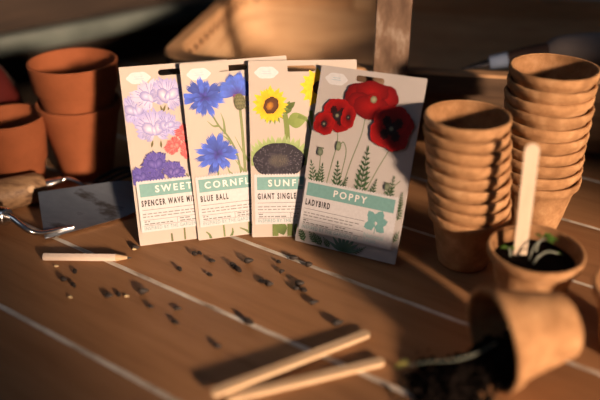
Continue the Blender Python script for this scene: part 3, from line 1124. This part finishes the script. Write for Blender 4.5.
# ---- the tipped-over pot with its spilled soil
tp_scale = 1.06
th, nz = radians(15), -.055
axis = Vector((-cos(th) * sqrt(1 - nz * nz), -sin(th) * sqrt(1 - nz * nz), nz))     # towards the mouth
hd = Vector((-cos(th), -sin(th), 0))
xax = Vector((0, 0, 1)).cross(axis).normalized()
yax = axis.cross(xax)
rotm = Matrix((xax, yax, axis)).transposed().to_4x4()
mouth_c = spot(491, 341, POT_R * tp_scale * .9985 + .0008)
mouth = Vector((mouth_c.x, mouth_c.y, 0)) + hd * .002
base_c = mouth_c - axis * POT_H * tp_scale
tp = peat_pot((0, 0, 0), 'brown peat pot lying on its side, mouth to the left with soil spilling out', 4, tp_scale)
tp.matrix_world = Matrix.Translation(base_c) @ rotm

sb = bmesh.new()
rnd = random.Random(4)
# soil lying inside the tipped pot and fanning out on the bench
inner = mouth + Vector((-hd.x, -hd.y, 0)) * .030
for i in range(900):
    along = -.034 + rnd.random() ** .9 * .090       # along hd: from inside the pot to well out on the bench
    out = max(0, along)
    wdt = .021 + .008 * min(1, out / .03) - .30 * max(0, out - .03)
    side = max(-1.5, min(1.5, rnd.gauss(0, .5))) * wdt
    if along < .004:
        side = max(-.022, min(.022, side))
    q = (side / wdt / 1.4) ** 2
    hgt = max(0.001, (.026 if along < 0 else .024) * (1 - q)) * max(.05, 1 - out / .060)
    floor = (.0045 + max(0, -along) * .32 + .5 * side * side / POT_R) if along < .003 else 0.0010
    p = mouth + hd * along + Vector((-hd.y, hd.x, 0)) * (side + .004 * out / .05)
    p.z = floor + rnd.random() ** .7 * hgt
    clod(sb, p, rnd.uniform(.0012, .0046), rnd)
for i in range(110):
    along = rnd.uniform(.0, .075)
    side = rnd.gauss(0, .020)
    p = mouth + hd * along + Vector((-hd.y, hd.x, 0)) * side
    s = rnd.uniform(.0005, .0018)
    p.z = s * .7
    clod(sb, p, s, rnd)
ss = link_mesh('spilled_soil', sb, M['soil'])
tag(ss, 'dark crumbly soil spilling from the tipped peat pot onto the bench', 'soil', kind='stuff')

side_v = Vector((-hd.y, hd.x, 0))
q = [spot(496, 343, .036), spot(478, 353, .034), spot(455, 360, .030), spot(428, 362, .022), spot(408, 365, .013)]
seed_root = q[0]
rel = [p - seed_root for p in q]
e = rel[-1]
seedling(seed_root, rel, [(e, (-1, -.2, .1), .011, .0075), (e, (-.5, .8, .15), .010, .007)],
         'uprooted seedling lying on the spilled soil, leaves pointing left', 'yleaf', .0006)

# ================================================================= TERRACOTTA
def terracotta(loc, R, r, H, collar, label, T=.0042, step=.0028):
    prof = [(0, 0.0003), (r * .5, 0.0003), (r - .0015, 0), (r, .0018)]
    Rb = R - step - collar * .10
    for k in range(1, 5):
        t = k / 5
        prof.append((r + (Rb - r) * t, .0018 + (H - collar - .0018) * t))
    prof += [(Rb, H - collar - .0004), (Rb + step * .7, H - collar), (Rb + step, H - collar + .0016),
             (R - .0005, H - .003), (R - .0002, H - .0012), (R - .0014, H), (R - T + .001, H), (R - T, H - .0012),
             (R - T - .003, H - collar), (r - T + .001, .006), (r - T - .002, .005), (.0055, .005), (.0055, .0003)]
    bm = lathe(prof[:-1] + [(0, .005)], 64, wob=.0003, seed=R * 100)
    o = link_mesh('terracotta_pot', bm, M['terracotta'])
    o.location = loc
    return tag(o, label, 'plant pot', 'terracotta pots at the left')


tl = spot(88.5, 172)
terracotta(tl, .0490, .0300, .093, .012, 'lower terracotta pot of the nested pair behind the leftmost packet', step=.002)
terracotta(tl + Vector((0, 0, .0455)), .0508, .0325, .096, .032, 'upper terracotta pot of the nested pair, wide open rim showing')
ts = spot(21.5, 184.5)
terracotta(ts, .0405, .027, .087, .054, 'small bright terracotta pot at the left edge behind the wooden tool handle', step=.003)

# dark red glazed vessel at the far left
vb = lathe([(0, 0), (.045, 0), (.050, .004), (.052, .03), (.050, .06), (.044, .085), (.033, .105), (.022, .12), (.0175, .135), (.0175, .150), (.020, .154),
            (.0165, .155), (.0145, .15), (.0145, .13), (0, .12)], 48)
vo = link_mesh('glazed_bottle', vb, M['glaze'])
vo.location = spot(-8, 150)
tag(vo, 'dark red glossy bottle at the left edge behind the small terracotta pot', 'bottle')

# ================================================================= HAND TOOLS (left)
def blade_sheet(bm, P00, P10, P01, P11, sag, th, nu=14, nv=10, round_end=False):
    """dished sheet between four corners (u along, v across)"""
    P00, P10, P01, P11 = map(Vector, (P00, P10, P01, P11))
    nn = (P10 - P00).cross(P01 - P00).normalized()
    if nn.z < 0:
        nn = -nn
    top, bot = [], []
    for i in range(nu + 1):
        u = i / nu
        rt, rb_ = [], []
        for j in range(nv + 1):
            v = j / nv
            vv = .5 + (v - .5) * (sqrt(max(0, 1 - ((u - .62) / .38) ** 2.4)) * .999 + .001 if (round_end and u > .62) else 1)
            p = (P00 * (1 - u) + P10 * u) * (1 - vv) + (P01 * (1 - u) + P11 * u) * vv
            p = p - nn * sag * (1 - (2 * vv - 1) ** 2)
            rt.append(bm.verts.new(p + nn * th))
            rb_.append(bm.verts.new(p))
        top.append(rt)
        bot.append(rb_)
    for i in range(nu):
        for j in range(nv):
            bm.faces.new((top[i][j], top[i + 1][j], top[i + 1][j + 1], top[i][j + 1]))
            bm.faces.new((bot[i][j], bot[i][j + 1], bot[i + 1][j + 1], bot[i + 1][j]))
    first_side = len(bm.faces)
    for i in range(nu):
        bm.faces.new((top[i][0], bot[i][0], bot[i + 1][0], top[i + 1][0]))
        bm.faces.new((top[i][nv], top[i + 1][nv], bot[i + 1][nv], bot[i][nv]))
    for j in range(nv):
        bm.faces.new((top[0][j], top[0][j + 1], bot[0][j + 1], bot[0][j]))
        bm.faces.new((top[nu][j], bot[nu][j], bot[nu][j + 1], top[nu][j + 1]))
    for k, f in enumerate(bm.faces):
        f.material_index = 1 if k >= first_side else 0
    bmesh.ops.recalc_face_normals(bm, faces=bm.faces[:])


troot = thing('garden_trowel', 'steel bladed trowel lying on the bench left of the sweet pea packet', 'trowel', (0, 0, 0))
bm = bmesh.new()
A0, A1 = spot(45, 240, .003), spot(150, 211, .003)
B0, B1 = spot(38, 193, .030), spot(150, 177, .030)
blade_sheet(bm, A0, A1, B0, B1, .0030, .0017, round_end=True)
link_mesh('blade', bm, [M['steel'], M['shiny']], troot)
bm = bmesh.new()
nk = [spot(-4, 214, .026), spot(10, 217, .026), spot(20, 224, .022), spot(30, 231, .016), spot(42, 233, .0105), spot(58, 230, .0075), spot(74, 227, .0065)]
pth = smooth_path(nk, 7)
tube(bm, pth, [.0036 - .0014 * i / len(pth) for i in range(len(pth))], 12)
link_mesh('neck', bm, M['shiny'], troot)
bm = bmesh.new()
tube(bm, [spot(-16, 213, .024), spot(-3, 215, .0255), spot(7, 216.5, .026), spot(8, 216.7, .026)], [.0098, .0098, .0092, .0078], 20)
link_mesh('ferrule', bm, M['shiny'], troot)
bm = bmesh.new()
tube(bm, smooth_path([spot(-112, 242, .0125), spot(-102, 239, .0135), spot(-72, 229, .018), spot(-40, 218, .021), spot(-15, 213, .024)], 5),
     [.006] + [.0125] * 5 + [.0145] * 8 + [.0125] * 5 + [.0108] * 2, 20)
link_mesh('handle', bm, M['ash'], troot)

froot = thing('hand_fork', 'garden tool with a grained wooden handle lying behind the trowel blade', 'garden tool', (0, 0, 0))
hz = .0185
bm = bmesh.new()
hp = [spot(-95, 214, .0165), spot(-88, 213, hz), spot(-50, 206, hz), spot(-10, 197.5, hz), spot(20, 191, hz), spot(38, 187, hz), spot(44, 185.5, hz)]
tube(bm, hp, [.010, .0145, .0172, .0182, .0178, .0172, .0135], 24)
link_mesh('handle', bm, M['ash'], froot)
bm = bmesh.new()
pc = spot(31, 189, hz)
tocam = (Vector((0, 0, CAM_H)) - pc).normalized()
q = bmesh.ops.create_uvsphere(bm, u_segments=16, v_segments=10, radius=.0044)
mr_ = tocam.to_track_quat('Z', 'Y').to_matrix()
for v in q['verts']:
    v.co = mr_ @ Vector((v.co.x, v.co.y, v.co.z * .45)) + pc + tocam * .0172
link_mesh('rivet', bm, M['cedar'], froot)
bm = bmesh.new()
tube(bm, [spot(43, 185.8, hz), spot(50, 183.8, hz + .001), spot(61, 180.5, hz + .0025), spot(62, 180.2, hz + .0025)], [.0062, .0060, .0050, .004], 16)
link_mesh('ferrule', bm, M['shiny'], froot)
bm = bmesh.new()
tg = smooth_path([spot(60, 180.8, hz + .002), spot(67, 178.8, hz + .003), spot(75, 181, hz + .001), spot(84, 186, .013), spot(93, 186, .008)], 6)
tube(bm, tg, [.0030 - .0008 * i / len(tg) for i in range(len(tg))], 12)
link_mesh('tang', bm, M['shiny'], froot)
k0 = spot(93, 184, .008)
for off in (-.012, 0.0, .012):
    bm = bmesh.new()
    dirv = Vector((.86, .5, 0)).normalized()
    sd = Vector((-dirv.y, dirv.x, 0))
    tube(bm, smooth_path([k0, k0 + dirv * .012 + sd * off, k0 + dirv * .04 + sd * off + Vector((0, 0, .006)), k0 + dirv * .065 + sd * off + Vector((0, 0, -.003))], 4),
         [.0022] * 10 + [.0018, .0014, .0008], 8)
    link_mesh('tine', bm, M['darksteel'], froot)

# ================================================================= PENCIL
p0, p1 = spot(43.5, 256.5, .004), spot(132, 257.5, .004)
dv = (p1 - p0)
Lp = dv.length
proot = thing('pencil', 'short pale pencil with a sharpened point on the bench below the trowel', 'pencil', p0, atan2(dv.y, dv.x))
RP = .0041
bm = bmesh.new()


def hexring(bm, x, r):
    return [bm.verts.new((x, r * cos(pi / 6 + k * pi / 3), r * sin(pi / 6 + k * pi / 3))) for k in range(6)]


ra, rb2 = hexring(bm, 0, RP), hexring(bm, Lp - .0155, RP)
for k in range(6):
    bm.faces.new((ra[k], rb2[k], rb2[(k + 1) % 6], ra[(k + 1) % 6]))
bm.faces.new(ra)
bm.faces.new(rb2[::-1])
bmesh.ops.bevel(bm, geom=bm.edges[:], offset=.0004, segments=2, affect='EDGES')
bmesh.ops.recalc_face_normals(bm, faces=bm.faces[:])
link_mesh('barrel', bm, M['pencil'], proot)
bm = bmesh.new()
tube(bm, [(Lp - .0158, 0, 0), (Lp - .0150, 0, 0), (Lp - .0045, 0, 0)], [.00375, .0036, .0013], 16)
link_mesh('sharpened_wood', bm, M['cedar'], proot)
bm = bmesh.new()
tube(bm, [(Lp - .0046, 0, 0), (Lp - .0006, 0, 0), (Lp, 0, 0)], [.0013, .00035, .0001], 12)
link_mesh('lead', bm, M['lead'], proot)
proot.location.z = RP * cos(pi / 6) + .0002
link = None

# ================================================================= LOLLY STICKS
def flat_stick(a, b, w, t, label):
    d = b - a
    L = d.length
    bm = bmesh.new()
    outl = []
    for k in range(9):
        an = -pi / 2 + pi * k / 8
        outl.append((L - w / 2 + w / 2 * cos(an), w / 2 * sin(an)))
    for k in range(9):
        an = pi / 2 + pi * k / 8
        outl.append((w / 2 + w / 2 * cos(an), w / 2 * sin(an)))
    V1 = [bm.verts.new((x, y, 0)) for x, y in outl]
    V2 = [bm.verts.new((x, y, t)) for x, y in outl]
    bm.faces.new(V1[::-1])
    bm.faces.new(V2)
    for i in range(len(outl)):
        j = (i + 1) % len(outl)
        bm.faces.new((V1[i], V1[j], V2[j], V2[i]))
    bmesh.ops.bevel(bm, geom=[e for e in bm.edges if abs(e.verts[0].co.z - e.verts[1].co.z) < 1e-6], offset=.0005, segments=2, affect='EDGES')
    bmesh.ops.recalc_face_normals(bm, faces=bm.faces[:])
    o = link_mesh('wooden_stick', bm, M['stick'])
    o.location = a
    o.rotation_euler = (0, -math.asin(d.z / L), atan2(d.y, d.x))
    return tag(o, label, 'stick', 'loose wooden sticks at the front')


flat_stick(spot(226, 401, 0.0002), spot(384, 363, 0.0002), .0085, .0042, 'pale wooden stick at the front, nearer the spilled soil, partly under another')
flat_stick(spot(211, 396, .0049), spot(369, 335, .0003), .0088, .0042, 'pale wooden stick lying across another, its tip reaching furthest back')

# ================================================================= SEEDS
def seed_mesh(name, L, W, T, mat, seed):
    bm = bmesh.new()
    q = bmesh.ops.create_uvsphere(bm, u_segments=14, v_segments=10, radius=1.0)
    for v in q['verts']:
        x, y, z = v.co.y, v.co.x, v.co.z
        # long axis is x: taper to one end
        k = .78 - .30 * x + .06 * noise.noise(Vector((x * 2 + seed, y * 2, z * 2)))
        v.co = Vector((x * L / 2, y * W / 2 * k / .78, (z * k / .78 + 1) * T / 2))
    o = link_mesh(name, bm, mat)
    return o


DARK = [(75, 273), (64, 281), (74, 287), (109, 297), (119, 296), (144, 294), (151, 308), (178, 310), (176, 324), (218, 348),
        (180, 271), (195, 255.5), (200, 254.5), (212, 262), (210, 276), (236, 269), (239, 272), (249, 263), (279, 263), (282, 273), (270, 286), (267, 284),
        (262, 283), (300, 285), (297, 290), (304, 292), (314, 304), (338, 325), (294, 259.5), (309, 266.5), (249, 324), (233, 266), (136, 249)]
base_seed = seed_mesh('seed', .0086, .0044, .0038, M['seed'], 1.0)
tag(base_seed, 'small dark seed scattered on the bench in front of the packets', 'seed', 'dark seeds scattered in front of the packets')
rs = random.Random(12)
first = True
for (u, v) in DARK:
    o = base_seed if first else dup(base_seed)
    first = False
    o.location = spot(u, v, 0.0002)
    s = rs.uniform(.75, 1.2)
    o.scale = (s * rs.uniform(.85, 1.15), s * rs.uniform(.85, 1.2), s * rs.uniform(.9, 1.5))
    o.rotation_euler = (0, 0, rs.uniform(-1.2, .4))
pale = [(56.5, 267, 'pale seed just below the left end of the pencil'), (70.5, 298, 'pale seed lying alone below the pencil, among dark seeds at left'),
        (134.5, 250, 'pale seed beside the pencil point by the sweet pea packet'), (127, 297, 'pale seed touching the pair of dark seeds in the left cluster')]
base_p = seed_mesh('seed', .0050, .0026, .0022, M['paleseed'], 4.0)
tag(base_p, pale[0][2], 'seed', 'pale seeds near the pencil')
for i, (u, v, lab) in enumerate(pale):
    o = base_p if i == 0 else dup(base_p, lab)
    o.location = spot(u, v, .0002)
    o.rotation_euler = (0, 0, rs.uniform(-.6, .6))

# ================================================================= TRUG
TA = radians(-9.8)
TL_, TWD, TZ = .64, .40, .125
tc = Vector((.1775, 1.036, 0))
trug = thing('garden_trug', 'large shallow wooden trug basket behind the seed packets, tall handle', 'basket', tc, TA)


def rr(hx, hy, rad, n=10):
    out = []
    for cx, cy, a0 in ((hx - rad, hy - rad, 0), (-hx + rad, hy - rad, 90), (-hx + rad, -hy + rad, 180), (hx - rad, -hy + rad, 270)):
        for k in range(n + 1):
            a = radians(a0 + 90 * k / n)
            out.append((cx + rad * cos(a), cy + rad * sin(a)))
    # even out the long straight runs
    res = []
    for i in range(len(out)):
        p, q = Vector(out[i]), Vector(out[(i + 1) % len(out)])
        m = max(1, int((q - p).length / .03))
        for k in range(m):
            res.append(tuple(p + (q - p) * k / m))
    return res


def loft(rings):
    bm = bmesh.new()
    R = [[bm.verts.new(p) for p in ring] for ring in rings]
    n = len(R[0])
    for A, B in zip(R, R[1:]):
        for k in range(n):
            j = (k + 1) % n
            bm.faces.new((A[k], A[j], B[j], B[k]))
    return bm, R


BASE = rr(TL_ / 2, TWD / 2, .05)


def ring_at(shrink, z):
    out = []
    for (x, y) in BASE:
        fx = (TL_ / 2 - shrink) / (TL_ / 2)
        fy = (TWD / 2 - shrink) / (TWD / 2)
        out.append((x * fx, y * fy, z))
    return out


# hull: overlapping boards, stepped inside and outside
steps = []
outer = [(.056, .012), (.049, .015), (.029, .042), (.026, .042), (.012, .080), (.009, .080), (.002, .118)]
inner = [(.0075, .118), (.016, .082), (.020, .082), (.034, .044), (.038, .044), (.055, .021), (.060, .018)]
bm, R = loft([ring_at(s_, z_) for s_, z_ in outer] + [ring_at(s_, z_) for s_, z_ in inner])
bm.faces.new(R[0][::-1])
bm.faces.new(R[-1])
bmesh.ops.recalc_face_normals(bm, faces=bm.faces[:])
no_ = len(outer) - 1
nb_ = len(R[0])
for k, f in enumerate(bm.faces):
    f.material_index = 1 if k < no_ * nb_ or k == len(bm.faces) - 2 else 0  # outside faces get the painted shade tone
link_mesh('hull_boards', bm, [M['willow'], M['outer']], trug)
# rim hoop: bands inside and outside, joined over the top
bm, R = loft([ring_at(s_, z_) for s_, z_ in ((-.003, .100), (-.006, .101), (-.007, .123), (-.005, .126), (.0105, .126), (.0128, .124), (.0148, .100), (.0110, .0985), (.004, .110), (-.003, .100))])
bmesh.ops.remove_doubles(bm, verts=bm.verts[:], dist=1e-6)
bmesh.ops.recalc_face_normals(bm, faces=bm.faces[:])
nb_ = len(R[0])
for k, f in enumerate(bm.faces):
    f.material_index = 1 if k // nb_ in (0, 1, 8) else 0  # rim's outer faces share the painted shade
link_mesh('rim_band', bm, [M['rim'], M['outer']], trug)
# pale overlapping end of the rim on the far side
bm = bmesh.new()
box(bm, .0, 0, 0, .034, .0035, .031, .0012)
sp2 = link_mesh('rim_overlap', bm, M['splice'], trug)
lc = Matrix.Rotation(-TA, 4, 'Z') @ (Vector((.098, 1.20, 0)) - tc)
sp2.location = (lc.x, TWD / 2 - .0160, .113)
# feet
for fx in (-.15, .15):
    bm = bmesh.new()
    box(bm, fx, 0, .007, .035, .20, .0135, .002)
    link_mesh('foot', bm, M['willow'], trug)
# handle hoop
hl = Matrix.Rotation(-TA, 4, 'Z') @ (spot(391.5, 66, .125) - tc)
hx = hl.x
hy = TWD / 2 + .0125
path = [(-hy, .045), (-hy, .085), (-hy, .13), (-hy, .18), (-hy, .23)]
for k in range(1, 16):
    a = pi - pi * k / 16
    path.append((hy * cos(a), .23 + .105 * sin(a)))
path += [(hy, .23), (hy, .18), (hy, .13), (hy, .085), (hy, .045)]
bm = bmesh.new()
hw, ht = .0196, .0045
rows = []
for i, (y, z) in enumerate(path):
    a = Vector(path[max(i - 1, 0)])
    b = Vector(path[min(i + 1, len(path) - 1)])
    t = (b - a).normalized()
    nn = Vector((-t.y, t.x))
    rows.append([bm.verts.new((hx + sx * hw, y + nn.x * sn * ht, z + nn.y * sn * ht)) for sx, sn in ((-1, 1), (1, 1), (1, -1), (-1, -1))])
for A, B in zip(rows, rows[1:]):
    for k in range(4):
        j = (k + 1) % 4
        bm.faces.new((A[k], A[j], B[j], B[k]))
bm.faces.new(rows[0][::-1])
bm.faces.new(rows[-1])
bmesh.ops.recalc_face_normals(bm, faces=bm.faces[:])
bmesh.ops.bevel(bm, geom=[e for e in bm.edges if e.calc_face_angle(0) > .8], offset=.0012, segments=2, affect='EDGES')
link_mesh('handle', bm, M['weathered'], trug)
# nails along the rim at the left end, inside
nb = bmesh.new()
bmesh.ops.create_cone(nb, cap_ends=True, segments=10, radius1=.0042, radius2=.0034, depth=.003)
nail0 = link_mesh('nail', nb, M['nail'], trug)
pts_in = ring_at(.0146, .110)
cand = [p for p in pts_in if p[0] < -.262]
cand.sort(key=lambda p: p[1])
# resample evenly
path = [Vector(p) for p in cand]
acc, nails = 0.0, [path[0]]
for a, b in zip(path, path[1:]):
    L = (b - a).length
    while acc + L >= .026:
        f = (.026 - acc) / L
        a = a + (b - a) * f
        L = (b - a).length
        nails.append(a.copy())
        acc = 0.0
    acc += L
for i, p in enumerate(nails):
    o = nail0 if i == 0 else nail0.copy()
    if i:
        col.objects.link(o)
        o.parent = trug
    o.location = p
    d = Vector((0.0 - p.x - .22, -p.y, .02)) if False else Vector((-(p.x + .235), -p.y * .9, 0))
    d = Vector((max(d.x, .0) + .04, d.y if abs(p.y) > .10 else 0, .03)).normalized()
    o.rotation_mode = 'QUATERNION'
    o.rotation_quaternion = d.to_track_quat('Z', 'Y')

# ---- tool lying inside the trug, to the right
tt = thing('pruning_tool', 'dark handled garden tool with a grey end, resting inside the trug at right', 'garden tool', (0, 0, 0))
Zt = .118
a0 = spot(458, 70, .116)
a1 = spot(487, 63, .122)
a2 = spot(505, 60, .126)
a3 = spot(549, 53, .136)
a4 = spot(640, 47, .142)
dd = (a4 - a2).normalized()
back = Vector((.02, .050, 0))
a0, a1, a2, a3, a4 = [p + back * .42 + Vector((0, 0, -.006)) for p in (a0, a1, a2, a3, a4)]
bm = bmesh.new()
tube(bm, [a0, a0 + (a1 - a0) * .4, a1], [.0008, .0045, .0068], 16, flat=.5)
link_mesh('blade', bm, M['darksteel'], tt)
bm = bmesh.new()
tube(bm, [a1 - (a2 - a1) * .02, a1 + (a2 - a1) * .1, a2], [.0078, .0085, .0095], 20)
link_mesh('ferrule', bm, M['ferrule'], tt)
bm = bmesh.new()
hp = [a2 + (a3 - a2) * (k / 8) for k in range(9)]
tube(bm, hp, [.0088, .0098, .0108, .0115, .0120, .0124, .0126, .0126, .0126], 20)
link_mesh('handle', bm, M['rosewood'], tt)
bm = bmesh.new()
gp = [a3 - (a4 - a3) * .08 + (a4 - a3) * (k / 14) * 1.08 for k in range(15)]
tube(bm, gp, [.008, .0160, .0190, .0202, .0208, .021, .021, .0208, .0206, .0206, .0206, .0206, .0206, .018, .009], 24)
link_mesh('grip', bm, M['grip'], tt)['label'] = 'grey rounded grip'

# ================================================================= LIGHT
w = bpy.data.worlds.new('World')
scene.world = w
w.use_nodes = True
bg = w.node_tree.nodes['Background']
bg.inputs['Color'].default_value = (0.62, 0.72, 1.0, 1)
bg.inputs['Strength'].default_value = 0.042

EL, AZ = radians(13.5), Vector((-.54, .84, 0)).normalized()
d = Vector((AZ.x * cos(EL), AZ.y * cos(EL), -sin(EL)))
aim = Vector((.012, .744, .08))
ld = bpy.data.lights.new('low_window_sun', 'AREA')
ld.shape = 'RECTANGLE'
ld.size, ld.size_y = .57, .62
ld.spread = radians(7)
ld.energy = 2.55
ld.color = (1.0, .71, .50)
lo_ = bpy.data.objects.new('low_window_sun', ld)
col.objects.link(lo_)
lo_.location = aim - d * 1.7
lo_.rotation_euler = d.to_track_quat('-Z', 'Y').to_euler()

# soft cool daylight from the upper left, and warm room bounce
ld2 = bpy.data.lights.new('sky_fill', 'AREA')
ld2.shape = 'DISK'
ld2.size = 1.2
ld2.energy = 2.1
ld2.color = (.72, .84, 1.0)
l2 = bpy.data.objects.new('sky_fill', ld2)
col.objects.link(l2)
l2.location = (-1.3, .2, 1.5)
l2.rotation_euler = (Vector((0, .7, 0)) - Vector(l2.location)).to_track_quat('-Z', 'Y').to_euler()

# ================================================================= CAMERA
cd = bpy.data.cameras.new('camera')
cd.sensor_width = 36
cd.lens = 45
cd.clip_start = .01
cd.dof.use_dof = True
cd.dof.focus_distance = .765
cd.dof.aperture_fstop = 1.9
cam = bpy.data.objects.new('camera', cd)
col.objects.link(cam)
cam.location = (0, 0, CAM_H)
cam.rotation_euler = (pi / 2 - PITCH, 0, 0)
scene.camera = cam

scene.view_settings.view_transform = 'Standard'
scene.view_settings.look = 'None'
scene.view_settings.exposure = 0.0
